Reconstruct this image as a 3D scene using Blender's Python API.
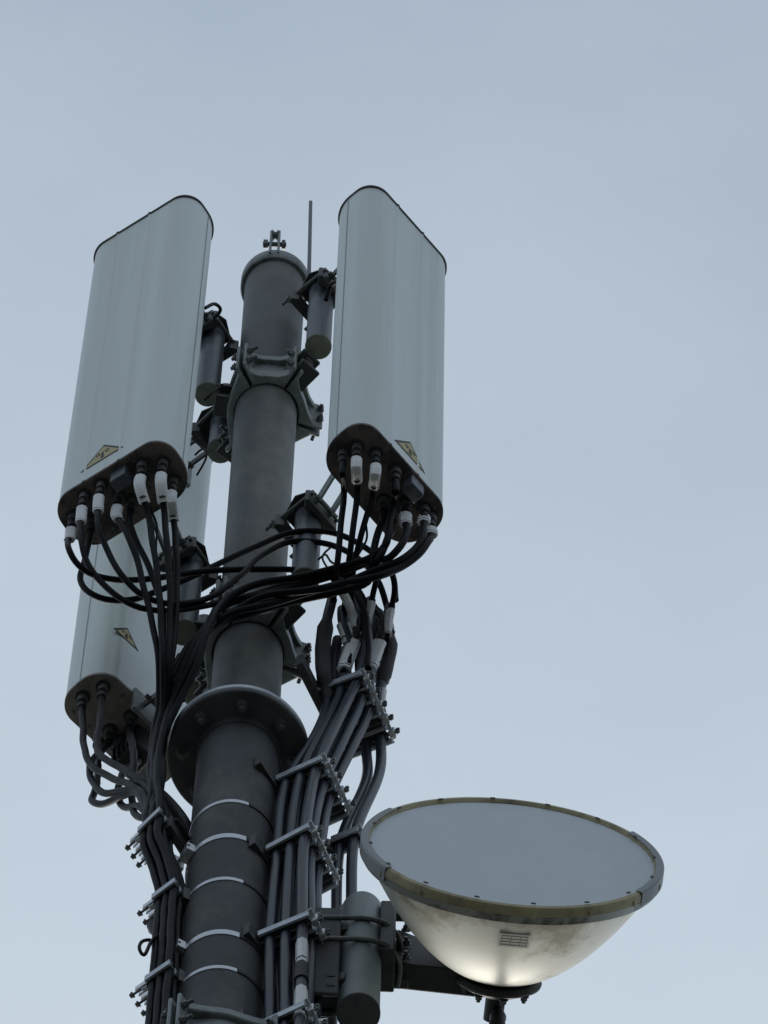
import bpy, bmesh, math, random
from mathutils import Vector, Matrix
random.seed(7)
R = math.radians
for o in list(bpy.data.objects): bpy.data.objects.remove(o, do_unlink=True)
sc = bpy.context.scene
COL = sc.collection

# ------------------------------------------------------------------ camera
F, W, H = 8230.0, 768, 1024
_vx, _vy = 90.0, 2832.0
_e0 = math.atan(F / math.hypot(_vx, _vy)); _roll = math.atan2(_vx, _vy)
CF = Vector((0, math.cos(_e0), math.sin(_e0)))
_r0 = Vector((1, 0, 0)); _u0 = _r0.cross(CF)
CU = _u0 * math.cos(_roll) - _r0 * math.sin(_roll)
CR = _r0 * math.cos(_roll) + _u0 * math.sin(_roll)
def ray(px, py): return (CF + CR * ((px - 384) / F) - CU * ((py - 512) / F)).normalized()
_rf = ray(238, 757)
ZF = 1.6 + 28.0 * _rf.z                      # height of the mast's flange joint
CAM = Vector((0, 0, ZF)) - _rf * 28.0
def PY(px, py, y): v = ray(px, py); return CAM + v * ((y - CAM.y) / v.y)
def PZ(px, py, z): v = ray(px, py); return CAM + v * ((z - CAM.z) / v.z)
def PN(px, py, p, n): v = ray(px, py); return CAM + v * ((p - CAM).dot(n) / v.dot(n))
def row(p): q = p - CAM; return 512 - F * q.dot(CU) / q.dot(CF)
def AX(py):                                   # height on the mast's axis seen at a pixel row
    a, b = ZF - 10, ZF + 10
    for _ in range(50):
        m = (a + b) / 2
        if row(Vector((0, 0, m))) > py: a = m
        else: b = m
    return a
cd = bpy.data.cameras.new('camera'); cam = bpy.data.objects.new('camera', cd); COL.objects.link(cam)
cd.sensor_width = 36; cd.lens = F * 36 / 1024; cd.clip_end = 5000; cd.clip_start = 0.5
cam.matrix_world = Matrix((( CR.x, CU.x, -CF.x, CAM.x), (CR.y, CU.y, -CF.y, CAM.y), (CR.z, CU.z, -CF.z, CAM.z), (0, 0, 0, 1)))
sc.camera = cam

# ------------------------------------------------------------------ light
SUN_EL, SUN_AZ = 26.0, -4.0                    # hazy sun beyond the mast (azimuth from +y towards +x)
sd = Vector((math.sin(R(SUN_AZ)) * math.cos(R(SUN_EL)), math.cos(R(SUN_AZ)) * math.cos(R(SUN_EL)), math.sin(R(SUN_EL))))
wd = bpy.data.worlds.new('World'); sc.world = wd; wd.use_nodes = True
nt = wd.node_tree; nt.nodes.clear()
N = nt.nodes.new; L = nt.links.new
out = N('ShaderNodeOutputWorld'); mix = N('ShaderNodeMixShader'); b1 = N('ShaderNodeBackground'); b2 = N('ShaderNodeBackground')
sky = N('ShaderNodeTexSky'); sky.sky_type = 'NISHITA'; sky.sun_disc = False
sky.sun_elevation = R(SUN_EL); sky.sun_rotation = R(SUN_AZ); sky.dust_density = 3
L(sky.outputs[0], b1.inputs[0]); b1.inputs[1].default_value = 0.07
tc = N('ShaderNodeTexCoord'); dot = N('ShaderNodeVectorMath'); dot.operation = 'DOT_PRODUCT'; dot.inputs[1].default_value = sd
L(tc.outputs['Generated'], dot.inputs[0])
mp = N('ShaderNodeMapping'); mp.inputs['Scale'].default_value = (9, 15, 9); L(tc.outputs['Generated'], mp.inputs[0])
nz = N('ShaderNodeTexNoise'); nz.inputs['Scale'].default_value = 1.6; nz.inputs['Detail'].default_value = 7; nz.inputs['Roughness'].default_value = .55
L(mp.outputs[0], nz.inputs[0])
ma = N('ShaderNodeMath'); ma.operation = 'MULTIPLY_ADD'; L(nz.outputs[0], ma.inputs[0]); ma.inputs[1].default_value = 0.08; L(dot.outputs['Value'], ma.inputs[2])
rp = N('ShaderNodeValToRGB'); L(ma.outputs[0], rp.inputs[0])
e = rp.color_ramp.elements; e[0].position = 0.0; e[0].color = (.40, .46, .52, 1); e[1].position = 1.0; e[1].color = (1.0, .98, .92, 1)
def _el(p, c): x = e.new(p); x.color = (*c, 1)
_el(.40, (.42, .49, .57)); _el(.67, (.40, .487, .59)); _el(.79, (.62, .715, .81)); _el(.9, (.74, .82, .88))
L(rp.outputs[0], b2.inputs[0]); b2.inputs[1].default_value = 1.0
mix.inputs[0].default_value = .82
L(b1.outputs[0], mix.inputs[1]); L(b2.outputs[0], mix.inputs[2]); L(mix.outputs[0], out.inputs[0])
sl = bpy.data.lights.new('sun', 'SUN'); sl.energy = .95; sl.angle = R(28); sl.color = (1, .95, .85)
so = bpy.data.objects.new('sun', sl); COL.objects.link(so); so.rotation_euler = sd.to_track_quat('Z', 'Y').to_euler()
sc.view_settings.view_transform = 'Standard'; sc.view_settings.look = 'None'
sc.view_settings.exposure = 0.07; sc.view_settings.gamma = 1; sc.view_settings.use_curve_mapping = False

# ------------------------------------------------------------------ materials
def mat(name, c, rough=.5, metal=0.0, var=.15, scale=6, stretch=1, c2=None, mix2=(.5, .62), bump=0, spec=.5, bscale=None):
    m = bpy.data.materials.new(name); m.use_nodes = True; t = m.node_tree; p = t.nodes['Principled BSDF']
    n = t.nodes.new; l = t.links.new
    co = n('ShaderNodeTexCoord'); mp = n('ShaderNodeMapping'); mp.inputs['Scale'].default_value = (1, 1, 1 / stretch); l(co.outputs['Object'], mp.inputs[0])
    a = n('ShaderNodeTexNoise'); a.inputs['Scale'].default_value = scale; a.inputs['Detail'].default_value = 8; a.inputs['Roughness'].default_value = .62; l(mp.outputs[0], a.inputs[0])
    r = n('ShaderNodeMapRange'); r.inputs['From Min'].default_value = .3; r.inputs['From Max'].default_value = .7
    r.inputs['To Min'].default_value = 1 - var; r.inputs['To Max'].default_value = 1 + var; l(a.outputs[0], r.inputs[0])
    mx = n('ShaderNodeMix'); mx.data_type = 'RGBA'; mx.blend_type = 'MULTIPLY'; mx.inputs[0].default_value = 1
    mx.inputs[6].default_value = (*c, 1); l(r.outputs[0], mx.inputs[7]); last = mx.outputs[2]
    if c2:
        b = n('ShaderNodeTexNoise'); b.inputs['Scale'].default_value = scale * .6; b.inputs['Detail'].default_value = 6; b.inputs['Roughness'].default_value = .7
        mp2 = n('ShaderNodeMapping'); mp2.inputs['Location'].default_value = (3.1, 1.7, .4); mp2.inputs['Scale'].default_value = (1, 1, 1 / stretch); l(co.outputs['Object'], mp2.inputs[0]); l(mp2.outputs[0], b.inputs[0])
        r2 = n('ShaderNodeMapRange'); r2.inputs['From Min'].default_value = mix2[0]; r2.inputs['From Max'].default_value = mix2[1]; l(b.outputs[0], r2.inputs[0])
        m2 = n('ShaderNodeMix'); m2.data_type = 'RGBA'; l(r2.outputs[0], m2.inputs[0]); l(last, m2.inputs[6]); m2.inputs[7].default_value = (*c2, 1); last = m2.outputs[2]
    l(last, p.inputs['Base Color'])
    rr = n('ShaderNodeMapRange'); rr.inputs['To Min'].default_value = max(.05, rough - .1); rr.inputs['To Max'].default_value = min(1, rough + .12); l(a.outputs[0], rr.inputs[0]); l(rr.outputs[0], p.inputs['Roughness'])
    p.inputs['Metallic'].default_value = metal; p.inputs['Specular IOR Level'].default_value = spec
    if bump:
        bn = n('ShaderNodeTexNoise'); bn.inputs['Scale'].default_value = bscale or scale * 5; bn.inputs['Detail'].default_value = 5; l(mp.outputs[0], bn.inputs[0])
        bb = n('ShaderNodeBump'); bb.inputs['Strength'].default_value = bump; bb.inputs['Distance'].default_value = .003; l(bn.outputs[0], bb.inputs['Height']); l(bb.outputs[0], p.inputs['Normal'])
    return m
M = dict(
 radome=mat('weathered_fibreglass', (.71, .80, .825), .34, 0, .08, 9, 60, (.60, .68, .66), (.47, .66), .05),
 cap=mat('grimy_end_cap', (.15, .128, .12), .6, 0, .35, 14, 1, (.05, .045, .045), (.5, .6), .3),
 lip=mat('dark_edge_strip', (.06, .06, .06), .6, 0, .2, 20),
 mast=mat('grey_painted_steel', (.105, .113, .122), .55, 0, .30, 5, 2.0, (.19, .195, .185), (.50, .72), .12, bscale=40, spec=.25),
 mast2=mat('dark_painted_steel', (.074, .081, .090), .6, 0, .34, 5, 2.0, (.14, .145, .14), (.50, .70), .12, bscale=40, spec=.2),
 cast=mat('galvanised_casting', (.20, .228, .235), .46, .35, .25, 16, 1, (.10, .11, .11), (.52, .68), .35),
 dcast=mat('dull_steel_plate', (.045, .05, .052), .5, .3, .3, 16, 1, None, bump=.3),
 pipe=mat('galvanised_pipe', (.085, .10, .125), .42, .35, .2, 9, 2, (.20, .22, .24), (.55, .7), .15),
 pipecap=mat('mossy_pipe_cap', (.17, .185, .155), .7, 0, .3, 14, 1, (.09, .10, .09), (.5, .65), .2),
 zinc=mat('bright_zinc', (.66, .69, .72), .32, .75, .18, 25, 1, None, bump=.15),
 bar=mat('clamp_bar_steel', (.46, .51, .57), .35, .6, .2, 20, 1, None, bump=.15),
 bolt=mat('bolt_steel', (.16, .17, .175), .4, .7, .3, 40),
 strap=mat('stainless_strap', (.62, .66, .72), .3, .6, .12, 18),
 rubber=mat('black_cable_jacket', (.004, .005, .008), .5, 0, .25, 12, 1, spec=.1),
 feeder=mat('feeder_cable_jacket', (.015, .021, .042), .36, 0, .22, 9, 3, (.034, .042, .064), (.5, .7), spec=.5),
 wrap=mat('tape_wrap', (.011, .012, .016), .55, 0, .3, 60, 1, None, bump=.8, bscale=90),
 tag=mat('white_sleeve', (.80, .83, .86), .5, 0, .1, 40, 1, (.6, .63, .65), (.58, .75)),
 ink=mat('printed_ink', (.03, .03, .035), .6),
 faint=mat('faded_ink', (.30, .30, .28), .6),
 warn=mat('warning_yellow', (.52, .46, .24), .55, 0, .15, 30, 1, (.42, .37, .2), (.5, .7)),
 paper=mat('faded_label', (.74, .74, .68), .5, 0, .08, 30),
 block=mat('clamp_rubber_strap_shade', (.014, .015, .018), .6),  # clamp rubber; also blackens the strap segments that lose their reflection
 dface=mat('dish_cover_cloth', (.72, .79, .86), .65, 0, .04, 6, 2, (.68, .75, .81), (.48, .7), .05),
 dback=mat('dish_white_paint', (.80, .82, .75), .40, .1, .08, 6, 1, (.40, .36, .25), (.52, .66), .04, bscale=8),
 drim=mat('yellowed_rim', (.45, .41, .25), .5, 0, .2, 10, 1, (.22, .19, .12), (.5, .66)),
 drim2=mat('grey_rim_cover', (.30, .325, .345), .45, 0, .12, 12),
 sup=mat('weathered_support_pipe', (.21, .25, .265), .5, .1, .3, 7, 2, (.26, .28, .26), (.52, .7), .15),
 capm=mat('scuffed_metal_cap', (.27, .25, .235), .4, .3, .35, 12, 1, (.38, .39, .36), (.5, .62), .2),
 dband=mat('stained_dish_edge', (.42, .43, .40), .4, .3, .2, 6, 1, (.10, .095, .08), (.54, .66)),
 ground=mat('gravel_ground', (.13, .125, .12), .9, 0, .3, .8, 1, (.08, .085, .06), (.45, .6)),
 concrete=mat('concrete', (.3, .29, .27), .85, 0, .15, 3),
)

# ------------------------------------------------------------------ builders
def org(o):
    v = Vector((0, 0, 0))
    while o: v += o.location; o = o.parent
    return v
def obj(name, bm, m, parent=None, smooth=True, origin=None, bevel=0):
    off = org(parent) if parent else Vector(origin or (0, 0, 0))
    bmesh.ops.recalc_face_normals(bm, faces=bm.faces)
    me = bpy.data.meshes.new(name)
    for v in bm.verts: v.co -= off
    bm.to_mesh(me); bm.free(); me.materials.append(M[m])
    if smooth:
        me.polygons.foreach_set('use_smooth', [True] * len(me.polygons)); me.set_sharp_from_angle(angle=R(38))
    o = bpy.data.objects.new(name, me); COL.objects.link(o)
    if parent: o.parent = parent
    else: o.location = off
    if bevel:
        b = o.modifiers.new('bevel', 'BEVEL'); b.width = bevel; b.segments = 2; b.limit_method = 'ANGLE'; b.angle_limit = R(35)
    return o
def tag(o, label, cat, group=None, kind=None):
    o['label'] = label; o['category'] = cat
    if group: o['group'] = group
    if kind: o['kind'] = kind
    return o
def thing(name, label, cat, loc, group=None):
    o = bpy.data.objects.new(name, None); COL.objects.link(o); o.location = loc; o.empty_display_size = .1
    return tag(o, label, cat, group)
def frame(x, y=None, z=None):
    m = Matrix.Identity(3)
    m.col[0] = x; m.col[1] = y; m.col[2] = z
    return m
def box(bm, c, s, rot=None):
    c = Vector(c); vs = []
    for i in (-.5, .5):
        for j in (-.5, .5):
            for k in (-.5, .5):
                v = Vector((i * s[0], j * s[1], k * s[2]))
                vs.append(bm.verts.new(c + (rot @ v if rot else v)))
    for f in ((0, 1, 3, 2), (4, 6, 7, 5), (0, 4, 5, 1), (2, 3, 7, 6), (0, 2, 6, 4), (1, 5, 7, 3)): bm.faces.new([vs[q] for q in f])
def axes(d):
    d = d.normalized(); a = Vector((0, 0, 1)) if abs(d.z) < .9 else Vector((1, 0, 0))
    x = a.cross(d).normalized(); return x, d.cross(x), d
def ring(bm, c, x, y, r, n, ry=None, ph=0):
    ry = r if ry is None else ry
    return [bm.verts.new(c + x * (math.cos(2 * PI * k / n + ph) * r) + y * (math.sin(2 * PI * k / n + ph) * ry)) for k in range(n)]
PI = math.pi
def skin(bm, a, b):
    n = len(a)
    for k in range(n): bm.faces.new((a[k], a[(k + 1) % n], b[(k + 1) % n], b[k]))
def cyl(bm, p0, p1, r, n=20, r1=None, ph=0):
    p0, p1 = Vector(p0), Vector(p1); x, y, d = axes(p1 - p0); r1 = r if r1 is None else r1
    a = ring(bm, p0, x, y, r, n, ph=ph); b = ring(bm, p1, x, y, r1, n, ph=ph); skin(bm, a, b); bm.faces.new(a); bm.faces.new(b[::-1])
def lathe(bm, c, d, prof, n=48, closed=False, a0=0, a1=2 * PI):
    c = Vector(c); x, y, d = axes(Vector(d)); full = abs(a1 - a0 - 2 * PI) < 1e-6
    cnt = n if full else n + 1; rs = []
    for (r, h) in prof:
        rs.append([bm.verts.new(c + d * h + (x * math.cos(a0 + (a1 - a0) * k / n) + y * math.sin(a0 + (a1 - a0) * k / n)) * max(r, 1e-5)) for k in range(cnt)])
    m = len(rs)
    for i in range(m if closed else m - 1):
        p, q = rs[i], rs[(i + 1) % m]
        for k in range(n if full else n): bm.faces.new((p[k], p[(k + 1) % cnt], q[(k + 1) % cnt], q[k]))
    if closed and not full:
        bm.faces.new([r[0] for r in rs]); bm.faces.new([r[-1] for r in rs][::-1])
    if not closed:
        if prof[0][0] > 1e-4 and full: bm.faces.new(rs[0])
        if prof[-1][0] > 1e-4 and full: bm.faces.new(rs[-1][::-1])
def zlathe(bm, c, prof, n=64, closed=False, a0=0, a1=2 * PI):   # around +z with angle measured from +x
    c = Vector(c); full = abs(a1 - a0 - 2 * PI) < 1e-6; cnt = n if full else n + 1; rs = []
    for (r, h) in prof:
        rs.append([bm.verts.new(c + Vector((math.cos(a0 + (a1 - a0) * k / n) * max(r, 1e-5), math.sin(a0 + (a1 - a0) * k / n) * max(r, 1e-5), h))) for k in range(cnt)])
    m = len(rs)
    for i in range(m if closed else m - 1):
        p, q = rs[i], rs[(i + 1) % m]
        for k in range(n): bm.faces.new((p[k], p[(k + 1) % cnt], q[(k + 1) % cnt], q[k]))
    if closed and not full:
        bm.faces.new([r[0] for r in rs]); bm.faces.new([r[-1] for r in rs][::-1])
    if not closed and full:
        if prof[0][0] > 1e-4: bm.faces.new(rs[0])
        if prof[-1][0] > 1e-4: bm.faces.new(rs[-1][::-1])
def prism(bm, pts, z0, z1):
    a = [bm.verts.new((p[0], p[1], z0)) for p in pts]; b = [bm.verts.new((p[0], p[1], z1)) for p in pts]
    skin(bm, a, b); bm.faces.new(a); bm.faces.new(b[::-1])
def spline(P, step=.02):
    P = [Vector(p) for p in P]; Q = [P[0] * 2 - P[1]] + P + [P[-1] * 2 - P[-2]]; res = []
    for i in range(1, len(Q) - 2):
        p0, p1, p2, p3 = Q[i - 1], Q[i], Q[i + 1], Q[i + 2]
        # centripetal parametrisation keeps the bends even
        t0 = 0; t1 = t0 + max((p1 - p0).length, 1e-4) ** .5; t2 = t1 + max((p2 - p1).length, 1e-4) ** .5; t3 = t2 + max((p3 - p2).length, 1e-4) ** .5
        n = max(2, int((p2 - p1).length / step))
        for k in range(n):
            t = t1 + (t2 - t1) * k / n
            A1 = p0 * ((t1 - t) / (t1 - t0)) + p1 * ((t - t0) / (t1 - t0)); A2 = p1 * ((t2 - t) / (t2 - t1)) + p2 * ((t - t1) / (t2 - t1)); A3 = p2 * ((t3 - t) / (t3 - t2)) + p3 * ((t - t2) / (t3 - t2))
            B1 = A1 * ((t2 - t) / (t2 - t0)) + A2 * ((t - t0) / (t2 - t0)); B2 = A2 * ((t3 - t) / (t3 - t1)) + A3 * ((t - t1) / (t3 - t1))
            res.append(B1 * ((t2 - t) / (t2 - t1)) + B2 * ((t - t1) / (t2 - t1)))
    res.append(P[-1])
    for _ in range(3):
        res = [res[0]] + [(res[i - 1] + res[i] * 2 + res[i + 1]) / 4 for i in range(1, len(res) - 1)] + [res[-1]]
    return res
def tube(bm, path, r, n=10, rf=None, ry=None):
    T = []
    for i in range(len(path)):
        T.append((path[min(i + 1, len(path) - 1)] - path[max(i - 1, 0)]).normalized())
    x, y, _ = axes(T[0]); prev = None
    for i, p in enumerate(path):
        x = (x - T[i] * x.dot(T[i])).normalized(); y = T[i].cross(x)
        rr = r * (rf(i / (len(path) - 1)) if rf else 1)
        c = ring(bm, p, x, y, rr, n, (ry or 1) * rr)
        if prev: skin(bm, prev, c)
        else: bm.faces.new(c)
        prev = c
    bm.faces.new(prev[::-1])
def cut(path, s0, s1):                         # piece of a sampled path between two lengths
    o, s = [], 0
    for i in range(len(path)):
        if i: s += (path[i] - path[i - 1]).length
        if s0 <= s <= s1: o.append(path[i])
    return o
BM = bmesh.new
_bolts = {}
def bolt(parent, p, d, r=.012, h=.012, shank=.02, name='bolt', m='bolt', back=0):
    """a hexagon head, washer and a thread end; one shared mesh per size"""
    key = (name, r, h, shank, back)
    p = Vector(p); d = Vector(d)
    if key not in _bolts:
        b = BM(); cyl(b, (0, 0, 0), (0, 0, .003), r * 1.3, 16); cyl(b, (0, 0, .003), (0, 0, .003 + h), r, 6)
        if shank: cyl(b, (0, 0, .003 + h), (0, 0, h + shank), r * .55, 10)
        if back: cyl(b, (0, 0, 0), (0, 0, -back), r * .55, 10)
        o = obj(name, b, m, None); _bolts[key] = o
        COL.objects.unlink(o)
    o = _bolts[key].copy(); COL.objects.link(o)
    o.parent = parent; o.location = p - org(parent); o.rotation_euler = d.to_track_quat('Z', 'Y').to_euler()
    o.name = name
    return o

# ------------------------------------------------------------------ setting
b = BM(); s = 1500
for q in ((-s, -s), (s, -s), (s, s), (-s, s)): b.verts.new((q[0], q[1], 0))
b.faces.new(b.verts); g = obj('ground', b, 'ground', smooth=False); g['kind'] = 'structure'

# ------------------------------------------------------------------ mast
RU, RL = .125, .138
mast = thing('antenna_mast', 'tall grey round steel mast with a bolted flange joint between its two pipes', 'mast', (0, 0, 0))
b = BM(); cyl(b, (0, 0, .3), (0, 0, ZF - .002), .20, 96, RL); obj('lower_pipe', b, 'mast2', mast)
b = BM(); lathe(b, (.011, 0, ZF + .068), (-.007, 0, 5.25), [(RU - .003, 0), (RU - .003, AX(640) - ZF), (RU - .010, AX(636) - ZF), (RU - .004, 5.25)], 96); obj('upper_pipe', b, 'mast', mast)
b = BM(); box(b, (0, 0, .15), (1.4, 1.4, .3)); obj('footing', b, 'concrete', mast, False)
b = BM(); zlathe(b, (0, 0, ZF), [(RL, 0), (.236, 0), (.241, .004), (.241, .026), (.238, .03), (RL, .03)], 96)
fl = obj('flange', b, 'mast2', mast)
b = BM(); zlathe(b, (0, 0, ZF + .034), [(RU, 0), (.237, 0), (.241, .004), (.241, .027), (.237, .032), (RU, .032)], 96)
obj('flange', b, 'bar', mast)  # lighter steel paints in the bright highlight along this flange's edge
b = BM(); zlathe(b, (0, 0, ZF - .03), [(RL, .0), (RL + .004, 0), (RL + .012, .029), (RL, .029)], 96); obj('weld_bead', b, 'mast2', fl)
for k in range(8):
    a = R(-87 + 45 * k); p = Vector((math.cos(a) * .19, math.sin(a) * .19, ZF))
    bolt(fl, p, (0, 0, -1), .018, .022, .03, name='flange_bolt')
    bolt(fl, p + Vector((0, 0, .0665)), (0, 0, 1), .016, .014, .025)
# cap at the top
z = AX(289)
b = BM(); zlathe(b, (.004, 0, z), [(RU - .008, 0), (.134, 0), (.1385, .006), (.1385, .085), (.13, .1), (.05, .115), (0, .118)], 80)
tcap = obj('top_cap', b, 'cast', mast)
b = BM()
for sx in (-.021, .012): box(b, (sx, -.125, z + .19), (.009, .035, .30))
tl = obj('cap_lug', b, 'cast', mast, bevel=.002)
b = BM(); zlathe(b, (0, 0, 0), [(.018, -.012), (.011, -.004), (.011, .004), (.018, .012)], 20)
for v in b.verts: v.co = Vector((v.co.z - .0045, v.co.x * 1.5 - .125, v.co.y * 1.5 + z + .32))
obj('pulley', b, 'cast', tl)
b = BM(); cyl(b, (-.052, -.125, z + .2), (.042, -.125, z + .2), .011, 16); cyl(b, (-.05, -.125, z + .2), (-.032, -.125, z + .2), .02, 6); cyl(b, (.024, -.125, z + .2), (.038, -.125, z + .2), .021, 6)
obj('shackle_bolt', b, 'bolt', tl)
# drain slots / weld seam down the mast front
for zz in (AX(560), AX(700)): pass

# ------------------------------------------------------------------ steel straps on the lower pipe
def strap(rw, label, buckle):
    hh = .036 if buckle else .024; z = AX(rw); rr = RL + (ZF - z) / ZF * .062 + .0015
    t = thing('steel_strap', label, 'strap', (0, 0, z), 'steel straps round the lower mast pipe')
    b = BM(); zlathe(b, (0, 0, z), [(rr - .001, 0), (rr + .0015, 0), (rr + .0015, hh), (rr - .001, hh)], 96, True, R(-368), R(-68)); obj('band', b, 'strap', t)
    b = BM(); zlathe(b, (0, 0, z), [(rr - .001, .001), (rr + .003, .001), (rr + .003, hh - .002), (rr - .001, hh - .002)], 24, True, R(-67), R(-8)); obj('strap_shade', b, 'block', t)  # black segment painted in where the band's reflection drops off
    if buckle:
        a = R(-152); p = Vector((math.cos(a), math.sin(a), 0)); q = Vector((-p.y, p.x, 0)); fr = frame(p, q, Vector((0, 0, 1)))
        b = BM(); c = p * (rr + .014) + Vector((0, 0, z + .01))
        c = c + Vector((0, 0, .012)); box(b, c, (.03, .055, .055), fr); box(b, c + q * -.045 + p * .008, (.036, .014, .085), fr); box(b, c + q * -.075 + p * .006, (.03, .012, .08), fr)
        obj('buckle', b, 'zinc', t, bevel=.002)
        b = BM(); cyl(b, c + q * .03 + p * .01, c - q * .1 + p * .012, .005, 10); cyl(b, c - q * .1 + p * .012, c - q * .112 + p * .012, .011, 6); obj('tension_screw', b, 'bolt', t)
        b = BM(); tube(b, spline([c - q * .05, c - q * .07 + Vector((0, 0, -.05)), c - q * .06 + Vector((0, 0, -.13)), c - q * .045 + p * -.01 + Vector((0, 0, -.19))]), .006, 8, ry=.4); obj('loose_end', b, 'zinc', t)
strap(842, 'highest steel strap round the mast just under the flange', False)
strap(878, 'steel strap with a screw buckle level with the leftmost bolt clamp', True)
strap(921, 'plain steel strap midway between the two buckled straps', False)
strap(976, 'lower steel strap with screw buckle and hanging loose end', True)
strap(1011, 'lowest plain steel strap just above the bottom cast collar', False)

# ------------------------------------------------------------------ cast collars
def collar(z0, z1, rp, joints, label, pipes, pmat='pipe'):
    t = thing('mast_collar', label, 'clamp collar', (0, 0, z0), 'cast collars bolted round the mast')
    h = z1 - z0
    nj = len(joints)
    for i in range(nj):
        a0 = joints[i]; a1 = joints[(i + 1) % nj] + (360 if i == nj - 1 else 0)
        a0r, a1r = R(a0 + 2.2), R(a1 - 2.2); am = (a0r + a1r) / 2; n = 28
        ins, outs, o2 = [], [], []
        for k in range(n + 1):
            u = k / n; a = a0r + (a1r - a0r) * u; w = abs(2 * u - 1) ** 3.2
            ins.append((math.cos(a) * (rp + .003), math.sin(a) * (rp + .003)))
            ro = rp + .034 + w * .05; outs.append((math.cos(a) * ro, math.sin(a) * ro))
            o2.append((math.cos(a) * (rp + .016 + w * .018), math.sin(a) * (rp + .016 + w * .018)))
        b = BM(); prism(b, ins + outs[::-1], z0, z0 + .065); prism(b, ins + outs[::-1], z1 - .05, z1); prism(b, ins + o2[::-1], z0 + .065, z1 - .05)
        seg = obj('casting', b, 'cast', t, bevel=.012)
        for a, sg in ((a0r, 1), (a1r, -1)):        # end lugs
            p = Vector((math.cos(a), math.sin(a), 0)); q = Vector((-p.y, p.x, 0)) * sg
            b = BM(); box(b, p * (rp + .055) + q * .007 + Vector((0, 0, (z0 + z1) / 2 + .004)), (.092, .014, h + .012), frame(p, q * sg, Vector((0, 0, 1))))
            obj('lug', b, 'cast', seg, bevel=.006)
    for a in joints:
        p = Vector((math.cos(R(a)), math.sin(R(a)), 0)); q = Vector((-p.y, p.x, 0))
        for zz in (.27, .73):
            c = p * (rp + .085) + Vector((0, 0, z0 + h * zz))
            bolt(t, c + q * .026, q, .013, .012, .025); bolt(t, c - q * .026, -q, .013, .012, .012)
    for (x, y, r, zb, zt, za) in pipes:
        c = Vector((x, y, 0)); d = c.normalized(); q = Vector((-d.y, d.x, 0)); fr = frame(d, q, Vector((0, 0, 1)))
        b = BM(); n = 32; cyl(b, (x, y, zb + .012), (x, y, zt), r, 40)
        pp = obj('stub_pipe', b, pmat, t, bevel=.004)
        b = BM(); cyl(b, (x, y, zb), (x, y, zb + .0115), r + .002, 40, r + .003); obj('end_cap', b, 'pipecap', pp, bevel=.003)
        b = BM(); r0 = rp + .01; r1 = c.length - r * .85
        for zz in (za, za + .13):
            m_ = d * ((r0 + r1) / 2) + Vector((0, 0, zz)); box(b, m_, (r1 - r0 + .02, .085, .022), fr)
        m_ = d * ((r0 + r1) / 2) + Vector((0, 0, za + .065)); box(b, m_, (r1 - r0, .03, .11), fr)
        obj('bracket_arm', b, 'dcast', t, bevel=.004)
    t.location.x += .009 if rp < .132 else 0
    return t
zu = AX(397); zb_pan = AX(610)
DZ = AX(414) - AX(655)
rp_ = PZ(316, 347, zu); lp_ = PZ(205, 396, AX(404)); tp_ = PZ(218, 451, zu)
J = [-119, -57, 18, 130]
zc = AX(414)
def pipes(dz):
    return [(rp_.x, rp_.y, .049, zu - dz, zu - dz + .70, zc + .04 - dz), (lp_.x, lp_.y, .047, zu - .07 - dz, zu - dz + .78, zc + .03 - dz), (tp_.x, tp_.y, .049, zu - dz, zu - dz + .70, zc + .06 - dz)]
collar(zc, zc + .255, RU - .006, J, 'upper cast collar with three short pipes between the tops of the white panels', pipes(0))
collar(zc - DZ, zc - DZ + .255, RU - .003, J, 'middle cast collar just above the flange behind the crossing black cables', pipes(DZ))
for nm, p0_, p1_ in (('a', (312, 372), 0), ): pass

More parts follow.
